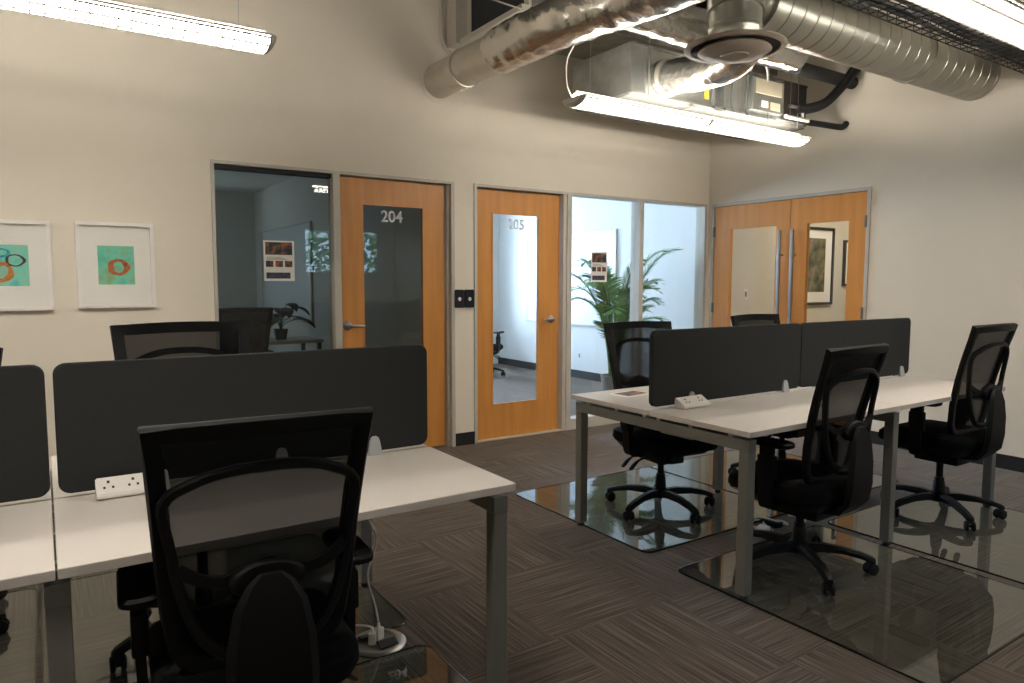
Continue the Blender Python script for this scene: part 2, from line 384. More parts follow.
# ------------------------------------------------------------------ wall things
def reader(x, label):
    t = thing('card_reader',label,'card reader',(x,0,1.225),0,'card readers between the doors')
    m = MB(); m.prism(rrect(.041,.074,.010), 'y', -.022, 0); m.build('housing','switch',t)
    m = MB(); m.lathe([(.0,-.027),(.013,-.027),(.016,-.022)],(0,0,-.004),16,'y'); m.build('button','white',t,True)
    return t
reader(-2.998,'black card reader on the wall next to the frame of door 204')
reader(-2.902,'black card reader on the wall next to the frame of door 205')
def flat_ring(cx, cz, rx, rz, wd, seed, y):
    random.seed(seed); n = 28; m = MB(); ph = random.random()*6
    o = []; i = []
    for k in range(n):
        a = 2*PI*k/n; j = 1+.03*math.sin(3*a+ph)+.03*math.sin(5*a+1.3*ph)
        o.append((cx+rx*j*math.cos(a), cz+rz*j*math.sin(a))); q = 1-wd*(1+.25*math.sin(2*a+ph))
        i.append((cx+rx*j*q*math.cos(a), cz+rz*j*q*math.sin(a)))
    V = [[m.bm.verts.new((p[0],yy,p[1])) for p in r] for yy in (y,y+.0015) for r in (o,i)]
    for k in range(n):
        l = (k+1)%n; f = m.bm.faces.new
        f((V[0][k],V[0][l],V[1][l],V[1][k])); f((V[2][k],V[2][l],V[3][l],V[3][k])); f((V[0][k],V[0][l],V[2][l],V[2][k])); f((V[1][k],V[1][l],V[3][l],V[3][k]))
    return m
def mottled(name, a, b, c, scale=9):
    m, nt, out = nodes(name); k = nt.links.new; bs = N(nt,'BsdfPrincipled'); bs.inputs['Roughness'].default_value = .7
    tc = N(nt,'TexCoord'); n = N(nt,'TexNoise'); n.inputs['Scale'].default_value = scale; n.inputs['Detail'].default_value = 6
    r = N(nt,'ValToRGB'); e = r.color_ramp.elements; e[0].position = .36; e[0].color = L(a); e[1].position = .66; e[1].color = L(c); e.new(.5).color = L(b)
    k(tc.outputs['Object'], n.inputs['Vector']); k(n.outputs[0], r.inputs[0]); k(r.outputs[0], bs.inputs['Base Color']); k(bs.outputs[0], out.inputs[0]); return m
def picture(cx, cz, w, h, aw, ah, label, art, rings):
    t = thing('framed_print',label,'picture',(cx,0,cz),0,'framed abstract prints on the back wall')
    b = .022; m = MB(); m.box(-w/2,-w/2+b,-.03,0,-h/2,h/2).box(w/2-b,w/2,-.03,0,-h/2,h/2).box(-w/2+b,w/2-b,-.03,0,h/2-b,h/2).box(-w/2+b,w/2-b,-.03,0,-h/2,-h/2+b)
    m.build('frame','picw',t)
    m = MB(); m.box(-w/2+b,w/2-b,-.010,0,ah/2,h/2-b).box(-w/2+b,w/2-b,-.010,0,-h/2+b,-ah/2).box(-w/2+b,-aw/2,-.010,0,-ah/2,ah/2).box(aw/2,w/2-b,-.010,0,-ah/2,ah/2)
    m.build('mount','matb',t)
    p = MB().box(-aw/2,aw/2,-.007,0,-ah/2,ah/2).build('artwork',art,t)
    for (x,z,rx,rz,wd,mm,sd) in rings: flat_ring(x,z,rx,rz,wd,sd,-.0085).build('painted_ring',mm,p)
    return t
art1 = mottled('teal_wash',(92,186,160),(120,204,176),(140,168,110)); art2 = mottled('teal_wash_two',(80,184,172),(128,208,186),(150,196,170))
orange = mottled('rust_paint',(168,88,48),(190,108,60),(150,74,44),30); brown = mottled('umber_paint',(72,50,44),(96,66,54),(60,44,40),30); blue = mottled('blue_paint',(40,150,176),(66,176,190),(30,130,160),30)
ochre = mottled('ochre_paint',(186,116,50),(206,140,70),(170,100,44),30)
picture(-5.446,1.461,.427,.528,.200,.240,'white framed print with one rust ring on green',art1,[(.012,-.012,.062,.052,.45,orange,3)])
picture(-5.998,1.452,.427,.528,.200,.240,'white framed print of several overlapping rings cut by the picture edge',art2,[(-.035,.072,.05,.028,.4,blue,5),(.035,.03,.05,.036,.25,brown,8),(-.03,-.04,.056,.06,.45,ochre,11),(-.085,.0,.04,.05,.4,orange,14)])
def poster(cx, cz, w, h, y, label):
    t = thing('paper_poster',label,'poster',(cx,y,cz),0,'posters taped to the glass')
    MB().box(-w/2,w/2,-.0012,0,-h/2,h/2).build('sheet','paper',t)
    pm = mottled('poster_photo',(36,44,46),(70,70,66),(176,96,58),22); pd = mottled('poster_dark',(40,46,64),(60,66,82),(80,80,92),30)
    MB().box(-w*.44,w*.44,-.0022,-.0011,h*.15,h*.46).build('printed_photo',pm,t)
    for k in (-1,0,1): MB().box(k*w*.31-w*.12,k*w*.31+w*.12,-.0022,-.0011,-h*.15,h*.0).build('printed_thumbnail',pm,t)
    MB().box(-w*.42,w*.36,-.0022,-.0011,-h*.44,-h*.29).build('printed_footer',pd,t)
    for k in range(3): MB().box(-w*.4,w*(.1+.1*k),-.002,-.0011,h*(.085-.03*k),h*(.095-.03*k)).build('printed_line','frame',t)
poster(-4.428,1.508,.215,.285,.044,'white paper poster taped inside the dark glass beside door 204')
poster(-1.455,1.505,.195,.28,.044,'white paper poster on the clear glass in front of the palm')
# ------------------------------------------------------------------ bench desks
def bench(x0, y0, y1, nmod, wmod, label):
    yc = (y0+y1)/2; x1 = x0+nmod*wmod; t = thing('bench_desk',label,'desk',(x0,yc,0),0,'white bench desks')
    d = (y1-y0)/2
    for k in range(nmod):
        for s in (-1,1):
            ya, yb = (-d, -.006) if s < 0 else (.006, d)
            MB().box(k*wmod+.002,(k+1)*wmod-.002,ya,yb,.715,.74,bev=.002,seg=1).build('worktop','desk',t)
    for k in range(nmod+1):
        xa = .02 if k == 0 else (nmod*wmod-.07 if k == nmod else k*wmod-.025)
        m = MB(); m.box(xa,xa+.05,-d+.02,d-.02,.648,.698)
        fr = m.build('leg_frame','frame',t)
        for s in (-1,1):
            ya = -d+.02 if s < 0 else d-.07
            MB().box(xa,xa+.05,ya,ya+.05,.02,.648,bev=.003,seg=1).build('leg','frame',fr)
            MB().lathe([(.0,0),(.020,0),(.022,.006),(.014,.02)],(xa+.025,ya+.025,0),16).build('levelling_foot','foot',fr)
        for s in (-.8,-.42,-.08,.08,.42,.8): MB().box(xa+.005,xa+.045,s*d-.012,s*d+.012,.698,.715).build('spacer','lampbody',fr)
    for s in (-1,1): MB().box(.07,nmod*wmod-.07,s*d*.42-.02,s*d*.42+.02,.66,.70).build('beam','frame',t)
    for k in range(nmod):
        m = MB(); m.box(k*wmod+.2,(k+1)*wmod-.2,-.10,.10,.590,.594).box(k*wmod+.2,(k+1)*wmod-.2,-.104,-.10,.59,.66).box(k*wmod+.2,(k+1)*wmod-.2,.10,.104,.59,.66)
        for q in (.25,.95): m.box(k*wmod+q,k*wmod+q+.02,-.12,-.10,.60,.715).box(k*wmod+q,k*wmod+q+.02,.10,.12,.60,.715)
        m.build('cable_basket','lampbody',t)
    return t
bench(-3.42,-3.215,-2.02,2,1.19,'white bench desk for four in front of door 205')
bench(-7.047,-3.295,-2.105,2,1.202,'white bench desk below the framed prints, nearer the viewer')
def screen(x0, x1, y, z1, label, clips):
    t = thing('desk_screen',label,'desk screen',((x0+x1)/2,y,.74),0,'charcoal desk screens')
    h = (z1-.752)/2; m = MB()
    rings = [[(p[0],yy,p[1]+.012+h) for p in rrect((x1-x0)/2-q,h-q,.032,6)] for yy,q in ((-.0135,.003),(-.011,0),(.011,0),(.0135,.003))]
    m.loft(rings); m.build('panel','felt',t)
    for cx in clips:
        for s in (-1,1):
            m = MB(); xx = cx-(x0+x1)/2
            pr = [(-.026,0),(.026,0),(.019,.05),(.015,.062),(.006,.068),(-.006,.068),(-.015,.062),(-.019,.05)]
            rg = [[(xx+p[0],s*.0135,p[1]) for p in pr],[(xx+p[0]*.95,s*(.030 if p[1]<.01 else .022),p[1]*.98) for p in pr]]
            m.loft(rg); m.build('clip','clip',t)
    return t
screen(-3.385,-2.20,-2.60,1.128,'left charcoal screen on the bench in front of door 205',(-2.34,-3.11))
screen(-2.192,-.985,-2.60,1.128,'right charcoal screen on the far bench, nearest the double doors',(-1.085,-2.0))
screen(-5.829,-4.655,-2.70,1.128,'long charcoal screen on the near bench in front of door 204',(-4.87,-5.2))
screen(-7.03,-5.848,-2.70,1.128,'charcoal screen on the near bench cut by the picture edge',(-6.9,-6.0))
def power_strip(loc, w, n, label, rz=0):
    t = thing('power_strip',label,'power strip',loc,rz,'white desktop power strips')
    prof = [(-.046,.004),(-.030,.0),(.020,.0),(.026,.024),(.022,.050),(.016,.052),(-.042,.016)]
    m = MB(); m.prism(prof,'x',-w/2,w/2); bm = m.bm
    bmesh.ops.bevel(bm, geom=list(bm.edges), offset=.003, segments=2, affect='EDGES'); m.build('body','white',t,True)
    # sockets on the sloping face
    p0, p1 = Vector((0,-.042,.016)), Vector((0,.016,.052)); dirv = (p1-p0).normalized(); nv = Vector((0,-dirv.z,dirv.y))
    for k in range(n):
        x = -w/2 + w*(k+.5)/n; c = (p0+p1)/2 + nv*.0006; m = MB()
        mx = Matrix((Vector((1,0,0)),dirv,nv)).transposed().to_4x4()
        for (a,b,s) in ((0,.014,.0035),(-.011,-.008,.003),(.011,-.008,.003)):
            m.box(-s,s,-s*1.3,s*1.3,-.001,.0008, Matrix.Translation(c+Vector((x,0,0))+Vector((a,0,0))+dirv*b) @ mx)
        m.build('socket','hole',t)
    return t
power_strip((-5.645,-2.755,.74),.19,3,'white power strip standing before the screen on the near bench')
power_strip((-3.155,-2.655,.74),.20,2,'white power strip before the left screen of the far bench',.06)
t = thing('leaflet','printed leaflet lying on the end of the far bench','leaflet',(-3.135,-2.19,.74),.12)
MB().box(-.105,.105,-.074,.074,0,.002).build('sheet','paper',t)
MB().box(-.07,.095,-.05,.055,.002,.0026).build('printed_photo',mottled('leaflet_photo',(48,46,44),(98,86,74),(176,110,84),24),t)
# ------------------------------------------------------------------ office chair
def make_chair(label):
    t = thing('office_chair',label,'office chair')
    yb = lambda z: -.145 - .13*((z-.5)/.56) - .03*math.sin(max(0,min(1,(z-.5)/.56))*PI)*-.6
    def bk(u, z, off=0): return Vector((u, yb(z) + .05*(u/.24)**2*.55 - off, z))
    ZB, ZT = .455, 1.06
    hw = lambda z: .195 + .040*min(1,max(0,(z-ZB)/(ZT-ZB)))
    # outline of the back
    out = []
    for a in range(0,7): q = math.radians(180+90*a/6); out.append((-.195+.10+.10*math.cos(q), ZB+.10+.10*math.sin(q)))
    for a in range(0,7): q = math.radians(270+90*a/6); out.append((.095+.10*math.cos(q), ZB+.10+.10*math.sin(q)))
    for k in range(1,7): z = ZB+.10+(ZT-.06-ZB-.10)*k/6; out.append((hw(z),z))
    out.append((hw(ZT),ZT))
    for k in range(1,8): out.append((hw(ZT)-2*hw(ZT)*k/8, ZT+.006*math.sin(PI*k/8)))
    out.append((-hw(ZT),ZT))
    for k in range(0,6): z = ZT-.06-(ZT-.06-ZB-.10)*k/6; out.append((-hw(z),z))
    loop = [bk(*p) for p in out]
    prof = [(-.024,-.010),(-.024,.008),(-.016,.014),(.012,.014),(.018,.006),(.018,-.010)]
    fr = MB().band(loop,(0,-1,0),prof,True).build('backrest','black',t,True)
    def surf(a,b):
        z = ZB+.012+(ZT-.004-ZB-.012)*b
        h = hw(z)-.006
        if z < ZB+.10: h = .095+math.sqrt(max(0,.0995**2-(ZB+.10-z)**2))-.004
        return bk(-h+2*h*a, z)
    MB().grid(surf,14,20).build('mesh_panel','mesh',fr,True)
    # rear yoke
    yo = [(-.212,.900),(-.15,.945),(-.08,.965),(0,.970),(.08,.965),(.15,.945),(.212,.900),(.200,.79),(.184,.69),(.15,.59),(.09,.525),(0,.51),(-.09,.525),(-.15,.59),(-.184,.69),(-.200,.79)]
    offs = lambda z: .022 + .05*max(0,min(1,(.93-z)/.35))
    P = smooth_path([bk(u,z,offs(z)) for u,z in yo],4,True)
    MB().band(P,(0,-1,0),[(-.012,-.008),(-.012,.006),(-.006,.011),(.008,.011),(.012,.004),(.012,-.008)],True).build('rear_yoke','black',t,True)
    lb = [(-.188,.745),(-.14,.715),(-.09,.705),(-.045,.722),(0,.738),(.045,.722),(.09,.705),(.14,.715),(.188,.745)]
    P = smooth_path([bk(u,z,offs(z)+.004) for u,z in lb],4)
    m = MB().band(P,(0,-1,0),[(-.013,-.008),(-.013,.006),(.013,.006),(.013,-.008)])
    c = bk(0,.70,.07); n = 20
    rg = [[c+Vector((.085*q*math.cos(2*PI*k/n), dy, .045*q*math.sin(2*PI*k/n))) for k in range(n)] for q,dy in ((1,.02),(1,-.008),(.9,-.014))]
    m.loft(rg)
    m.lathe([(0,-.022),(.014,-.022),(.016,-.012)],(c.x,c.y,c.z),16,'y')
    m.build('lumbar_support','black',t,True)
    # spine
    rings = []
    for (y,z,h,th) in ((-.02,.325,.055,.022),(-.14,.320,.07,.024),(-.225,.332,.085,.024),(-.270,.38,.106,.02),(-.284,.46,.106,.018),(-.286,.56,.100,.018),(-.282,.65,.082,.017),(-.277,.70,.052,.015),(-.274,.722,.026,.012)):
        nz = 1 if y > -.2 else 0; r = []
        if z < .36: # flat part under the seat; normal points down
            r = [(-h,y,z+th/2),(-h*.8,y,z-th/2),(h*.8,y,z-th/2),(h,y,z+th/2),(h*.8,y,z+th),(-h*.8,y,z+th)]
        else:
            r = [(-h,y+th/2,z),(-h*.8,y-th/2,z),(h*.8,y-th/2,z),(h,y+th/2,z),(h*.8,y+th,z),(-h*.8,y+th,z)]
        rings.append([Vector(p) for p in r])
    MB().loft(rings).build('spine','black',t,True)
    # seat
    m = MB(); lay = [(.425,.215,.225),(.435,.235,.243),(.455,.243,.250),(.480,.240,.247),(.497,.222,.230),(.504,.18,.19),(.505,.08,.09)]
    rings = []
    for z,hx,hy in [(q[0]-.05,q[1],q[2]) for q in lay]:
        rings.append([Vector((p[0],p[1]+.03, z-(.02*max(0,(p[1]-.10)/.15)**2) + .012*(p[0]/.24)**2*(z>.42))) for p in rrect(hx,hy,min(.09,hx*.6),6)])
    m.loft(rings); st = m.build('seat','fabric',t,True)
    m = MB(); m.loft([[Vector((p[0],p[1]+.02,z)) for p in rrect(hx,hy,.07,5)] for z,hx,hy in ((.325,.13,.14),(.338,.19,.20),(.378,.222,.23))]); m.build('seat_shell','black',st,True)
    m = MB(); m.box(-.085,.085,-.13,.11,.265,.330,bev=.012); m.box(-.05,.05,.09,.15,.275,.318,bev=.01); mc = m.build('tilt_mechanism','black',t,True)
    for dy in (-.02,.055):
        m = MB(); P = smooth_path([(.06,dy,.305),(.16,dy,.308),(.22,dy+.005,.295),(.275,dy+.015,.255)],5)
        m.tube(P,[.008]*(len(P)-6)+[.010,.012,.013,.013,.012,.008],8,sq=(.6,1.3)); m.build('lever','black',mc,True)
    # arms
    for s in (-1,1):
        m = MB()
        m.band(smooth_path([(s*.10,.02,.335),(s*.22,.02,.332),(s*.255,.02,.36),(s*.262,.02,.46),(s*.262,.015,.628)],5),(0,1,0),[(-.012,-.032),(-.012,.032),(.012,.032),(.012,-.032)])
        m.box(s*.262-.02,s*.262+.02,-.025,.055,.47,.58,bev=.008)
        ar = m.build('armrest','black',t,True)
        m = MB(); m.loft([[Vector((p[0]+s*.262,p[1]+.02,z)) for p in rrect(hx,hy,.036,5)] for z,hx,hy in ((.622,.034,.11),(.630,.044,.128),(.644,.045,.130),(.652,.040,.124))]); m.build('arm_pad','black',ar,True)
    # lift and base
    MB().lathe([(.0,.10),(.019,.10),(.019,.25),(.030,.255),(.030,.285),(.0,.285)],(0,0,0),18).build('gas_lift','black',t,True)
    m = MB(); m.lathe([(.0,.075),(.045,.075),(.052,.09),(.048,.12),(.034,.13),(.030,.19),(.026,.195),(.026,.215),(.0,.215)],(0,0,0),20)
    for k in range(5):
        a = math.radians(90+72*k); d = Vector((math.cos(a),math.sin(a),0)); sd = Vector((-d.y,d.x,0)); rings = []
        for r,zc,hw_,hh in ((.03,.100,.030,.020),(.10,.108,.027,.018),(.19,.104,.023,.015),(.27,.088,.021,.014),(.318,.072,.020,.013),(.332,.066,.012,.010)):
            rings.append([d*r+sd*(hw_*x)+Vector((0,0,zc+hh*z)) for x,z in ((-1,-1),(-1,.3),(-.55,1),(.55,1),(1,.3),(1,-1))])
        m.loft(rings)
    bs = m.build('star_base','black',t,True)
    for k in range(5):
        a = math.radians(90+72*k); c = Vector((math.cos(a)*.315,math.sin(a)*.315,0)); yaw = a+[.5,-.9,1.3,2.2,-.3][k]; m = MB()
        for s in (-1,1): m.lathe([(.0,-.008),(.022,-.008),(.0275,-.004),(.0275,.006),(.020,.009),(.0,.009)],(s*.017,0,.0275),18,'x')
        m.tube([(-.014,0,.0275),(.014,0,.0275)],.008,8)
        hood = [( .0,.058),(.020,.054),(.030,.040),(.032,.028),(.018,.028),(.0,.040),(-.016,.046),(-.02,.056)]
        m.prism(hood,'x',-.009,.009); m.tube([(0,0,.045),(0,0,.068)],.008,8)
        bmesh.ops.transform(m.bm, matrix=Matrix.Translation(c) @ Matrix.Rotation(yaw,4,'Z'), verts=m.bm.verts)
        m.build('caster','black',bs,True)
    return t
FIX = ('star_base',)
G = 'black mesh office chairs'
ch = make_chair('black mesh chair nearest the viewer, its back to us at the near bench'); ch['group'] = G
ch.location = (-5.42,-3.20,.006); ch.rotation_euler = (0,0,math.radians(-4))
for (x,y,a,lift,lab) in (
 (-5.38,-2.25,180,.11,'black mesh chair tucked behind the long screen under the framed prints'),
 (-2.80,-2.11,173,.03,'black mesh chair before the palm, at the leaflet end of the far bench'),
 (-1.66,-2.13,180,.05,'black mesh chair hidden behind the far bench before the double doors'),
 (-2.88,-3.10,3,.0,'black mesh chair on the glass mat at the near side of the far bench'),
 (-1.48,-3.07,0,.05,'black mesh chair at the far bench end beside the bare right wall'),
 (-6.30,-1.62,165,0,'black chair behind the near bench, only its caster showing at picture edge'),
 (-.52,3.72,-60,0,'black chair inside the daylit room, half seen through the glass of door 205'),
 (-4.30,1.95,4,.04,'black chair inside the unlit room behind the dark glass')):
    o = dup(ch,(x,y,.006 if y < 0 else 0),math.radians(a),lab,G,lift,FIX)
for c in ch.children:
    if not c.name.startswith('star_base'): c.location.z -= .028
# ------------------------------------------------------------------ glass floor mats
def floor_mat(x0,x1,y0,y1,label):
    cx, cy = (x0+x1)/2, (y0+y1)/2; m = MB()
    m.loft([[(p[0],p[1],z) for p in rrect((x1-x0)/2-q,(y1-y0)/2-q,.05,6)] for z,q in ((.0005,.001),(.0045,0),(.0058,.0015))])
    o = m.build('glass_chair_mat','mat',None); o.location = (cx,cy,0)
    a, c = (x1-x0)/2, (y1-y0)/2; P = lambda q,z: [(p[0],p[1],z) for p in rrect(a+q,c+q,.05+q,6)]
    MB().loft([P(.0008,.0004),P(.003,.0004),P(.003,.0052),P(.0008,.0062),P(-.0035,.0066),P(-.0035,.0062)],False,True).build('polished_edge','gedge',o)
    return tag(o,label,'chair mat','glass chair mats')
floor_mat(-3.37,-2.175,-2.585,-1.37,'glass chair mat under the chair before the palm, mirroring the fronds')
floor_mat(-3.405,-2.265,-3.98,-2.80,'glass chair mat under the front chair of the far bench, corner pointing at viewer')
floor_mat(-2.165,-.96,-2.585,-1.37,'glass chair mat behind the far bench before the double doors')
floor_mat(-2.195,-1.05,-3.98,-2.80,'glass chair mat under the chair beside the bare right wall')
floor_mat(-5.90,-4.695,-3.98,-2.765,'glass chair mat below the nearest chair, mirroring door 204')
floor_mat(-5.90,-4.675,-2.585,-1.37,'glass chair mat under the chair behind the long screen')
floor_mat(-7.12,-5.92,-2.585,-1.37,'glass chair mat behind the near bench at the picture edge')
floor_mat(-7.12,-5.92,-3.98,-2.765,'glass chair mat at the near bench under its left half')
# ------------------------------------------------------------------ floor boxes and cords
def floor_box(x, y, label, lid=True):
    t = thing('floor_outlet',label,'floor outlet',(x,y,0),0,'round floor outlets')
    MB().lathe([(.0,0),(.104,0),(.106,.004),(.098,.010),(.078,.011),(.074,.006),(.0,.006)],(0,0,0),32).build('ring','steel',t,True)
    for s in (-1,1):
        m = MB(); m.box(-.036,.036,-.020,.020,-.003,.003,Matrix.Translation((s*.020,-s*.045,.016)) @ Matrix.Rotation(s*.25,4,'X'),bev=.001); m.build('flap','dark',t)
    return t
floor_box(-4.845,-2.66,'round metal floor outlet with white plugs under the near bench')
floor_box(-1.92,-2.55,'round metal floor outlet below the middle of the far bench')
def plug(loc, rz, label, size=1):
    t = thing('power_plug',label,'plug',loc,rz,'white plugs')
    MB().box(-.016*size,.016*size,-.013*size,.013*size,.0,.045*size,bev=.004).build('body','white',t,True)
    MB().tube([(0,0,.044*size),(0,0,.062*size)],.006,8).build('strain_relief','white',t,True)
plug((-4.838,-2.652,.012),.4,'white plug upright in the floor outlet of the near bench')
plug((-4.872,-2.672,.012),1.0,'white plug leaning in the floor outlet behind the nearest chair')
def cord(pts, r, m, label, k=8):
    o = MB().tube(smooth_path(pts,k),r,8).build('power_cable',m,None,True); return tag(o,label,'cable')
cord([(-4.838,-2.652,.075),(-4.84,-2.63,.13),(-4.85,-2.58,.24),(-4.80,-2.55,.36),(-4.85,-2.56,.50),(-4.84,-2.60,.62),(-4.86,-2.66,.70)],.004,'cord','white cord rising from the floor outlet, wavier of the pair')
cord([(-4.872,-2.672,.075),(-4.90,-2.66,.085),(-5.0,-2.60,.10),(-4.99,-2.55,.17),(-4.92,-2.55,.30),(-4.94,-2.58,.44),(-4.95,-2.62,.58),(-4.95,-2.67,.70)],.004,'cord','white cord drooping left from the floor outlet beside the nearest chair')
random.seed(4)
def adapter(x,y,z,rz,m,label,s=(.05,.03,.028)):
    t = thing('power_adapter',label,'power adapter',(x,y,z),rz,'power adapters on the floor')
    MB().box(-s[0],s[0],-s[1],s[1],0,s[2],bev=.006).build('body',m,t,True)
    MB().tube(smooth_path([(s[0],0,s[2]/2),(s[0]+.03,.01,s[2]/2),(s[0]+.06,.04,.008),(s[0]+.10,.02,.005)],4),.003,6).build('lead',m,t,True)
adapter(-2.62,-2.70,.0,.3,'white','white adapter in the cable tangle under the far bench')
adapter(-2.48,-2.66,.0,1.5,'black','black adapter in the cable tangle under the far bench',(.055,.028,.03))
adapter(-2.30,-2.72,.0,.9,'white','small white adapter apart from the tangle under the far bench',(.028,.022,.035))
cord([(-2.62,-2.70,.02),(-2.70,-2.64,.05),(-2.60,-2.62,.07),(-2.50,-2.68,.04),(-2.42,-2.72,.01),(-2.40,-2.66,.012),(-2.5,-2.62,.012),(-2.58,-2.74,.012)],.005,'cord','coiled white cord in the cable tangle under the far bench')
cord([(-1.92,-2.55,.015),(-1.98,-2.60,.10),(-2.06,-2.64,.25),(-2.0,-2.62,.45),(-2.05,-2.62,.595)],.004,'bcord','black cord climbing to the far bench from its floor outlet')
cord([(-2.23,-2.74,.01),(-2.21,-2.80,.2),(-2.16,-2.84,.38),(-2.2,-2.75,.55),(-2.22,-2.70,.60)],.003,'bcord','thin black cord hanging beside the middle leg of the far bench')
# ------------------------------------------------------------------ pendant lamps
def lamp(x0, x1, y, z, label):
    ln = x1-x0; t = thing('pendant_lamp',label,'lamp',((x0+x1)/2,y,z),0,'linear pendant lamps'); h = ln/2; hw = .114
    m = MB(); m.box(-h,h,-.012,.012,.083,.095)
    for s in (-1,1): m.box(-h,h,s*hw-.004,s*hw+.004,.046,.054)
    m.build('housing','lampbody',t)
    arc = lambda q, b: [(hw*q*math.cos(PI+PI*i/12), .052+b*math.sin(PI+PI*i/12)) for i in range(13)]
    for s in (-1,1):
        pr = arc(1.0,.054)
        m = MB(); m.loft([[(s*h,p[0],p[1]) for p in pr],[(s*(h+.012),p[0],p[1]) for p in pr],[(s*(h+.03),p[0]*.8,.02+p[1]*.62) for p in pr]]); m.build('end_cap','lampbody',t,True)
    for a,b in ((-h+.004,-.014),(.014,h-.004)):
        o_ = arc(.46,.044)+[(hw*.46*math.cos(PI*i/12),.052+.030*math.sin(PI*i/12)) for i in range(1,12)]
        MB().loft([[(x,p[0],p[1]) for p in o_] for x in (a,b)]).build('lens','lens',t)
        for s in (-1,1): MB().box(a,b,s*.080-.020,s*.080+.020,.052,.055).build('upper_lens','uplens',t)
    m = MB(); n = 46
    for k in range(n+1):
        x = -h+ln*k/n; o_, i_ = arc(1.0,.056), arc(.48,.045)[::-1]
        m.loft([[(xx,p[0],p[1]) for p in o_+i_] for xx in (x-.002,x+.002)])
    for q in (-.95,-.6,.6,.95): m.box(-h,h,hw*q-.003,hw*q+.003,.052-.054*math.sqrt(1-q*q)-.002,.052-.054*math.sqrt(1-q*q)+.006)
    m.build('louver','louver',t)
    MB().loft([[(xx,p[0],p[1]) for p in arc(1.01,.055)] for xx in (-.012,.012)]).build('joint_band','lampbody',t)
    m = MB()
    for s in (-1,1): m.tube([(s*(h-.12),0,.06),(s*(h-.12),0,H-z)],.0012,6)
    m.build('suspension_wire','steel',t)
    P = smooth_path([(-h+.01,.04,.06),(-h-.03,.045,.14),(-h-.045,.03,.28),(-h+.0,.0,.42),(-h+.0,0,.7),(-h,0,H-z)],6)
    MB().tube(P,.005,8).build('supply_cord','cord',t,True)
    return t
lamp(-2.985,-.67,-1.49,2.468,'long pendant lamp hanging before the corner below the metal air unit')
lamp(-7.30,-4.89,-1.48,2.468,'long pendant lamp hanging above the framed prints')
lamp(-2.985,-.67,-3.60,2.468,'pendant lamp at the top corner next to the black cable tray')
lamp(-7.30,-4.89,-3.60,2.468,'pendant lamp out of view above the near bench')
o = thing('hall_lamp','flat ceiling lamp of the hall behind the double doors','lamp',(1.7,-1.3,2.798))
MB().box(-.6,.6,-.3,.3,-.03,0).build('housing','lampbody',o); MB().box(-.57,.57,-.27,.27,-.036,-.03).build('lens','hall_lens',o)
# ------------------------------------------------------------------ ducts and services
def ripple(P, r, amp, seed):
    random.seed(seed); return [r*(1+amp*(random.random()-.5)*2) for _ in P]
def foil_tube(P, r, amp, seed, n=28):
    """flexible jacket with crushed wrinkles"""
    m = MB(); m.tube(P, r, n); random.seed(seed)
    ph = [random.random()*6 for _ in range(6)]
    m.bm.verts.ensure_lookup_table()
    return m
def wrinkle(o, st, sc, seed):
    tx = bpy.data.textures.new('wrinkle','CLOUDS'); tx.noise_scale = sc; tx.noise_depth = 3
    md = o.modifiers.new('wrinkle','DISPLACE'); md.texture = tx; md.strength = st; md.mid_level = .5; md.texture_coords = 'LOCAL'
# flexible duct out of the back wall
t = thing('flexible_duct','long foil flexible duct running out of the back wall above door 204','duct')
P = smooth_path([(-3.17,.0,2.935),(-3.165,-.45,2.935),(-3.16,-.9,2.935)],8)
MB().tube(P,.132,32).build('smooth_sleeve','tape',t,True)
P = smooth_path([(-3.16,-.88,2.935),(-3.15,-1.2,2.94),(-3.12,-1.6,2.945),(-3.05,-2.0,2.945),(-2.99,-2.4,2.95),(-2.94,-2.8,2.97),(-2.90,-3.3,3.0)],14)
o = MB().tube(P,.150,36).build('foil_jacket','foil',t,True); wrinkle(o,.03,.07,1)
for y in (-.42,-.88): MB().lathe([(.134,-.014),(.142,-.012),(.142,.012),(.134,.014)],(-3.165,y,2.935),32,'y').build('strap','tape',t,True)
m = MB(); m.lathe([(.10,-.004),(.165,-.004),(.165,.0),(.10,.0)],(-3.17,-.002,2.935),32,'y'); m.build('wall_collar','wall',t)
# branch along the unit
t = thing('branch_duct','foil branch duct running right from the long foil duct','duct')
P = smooth_path([(-2.95,-1.95,2.93),(-2.6,-1.94,2.925),(-2.2,-1.95,2.93),(-1.8,-1.95,2.95),(-1.4,-1.95,2.95)],14)
o = MB().tube(P,.115,32).build('foil_jacket','foil',t,True); wrinkle(o,.022,.06,2)
# short bright duct
t = thing('short_foil_duct','short shiny foil duct leaving the metal unit just above the lamp','duct')
P = smooth_path([(-2.12,-1.43,2.79),(-2.14,-1.62,2.765),(-2.18,-1.82,2.735),(-2.24,-2.05,2.715),(-2.30,-2.22,2.74),(-2.34,-2.34,2.83),(-2.36,-2.38,2.90)],12)
o = MB().tube(P,.116,32).build('foil_jacket','foil',t,True); wrinkle(o,.011,.06,3)
MB().lathe([(.116,-.012),(.130,-.012),(.130,.012),(.116,.012)],(-2.12,-1.45,2.788),28,'y').build('collar','tape',t,True)
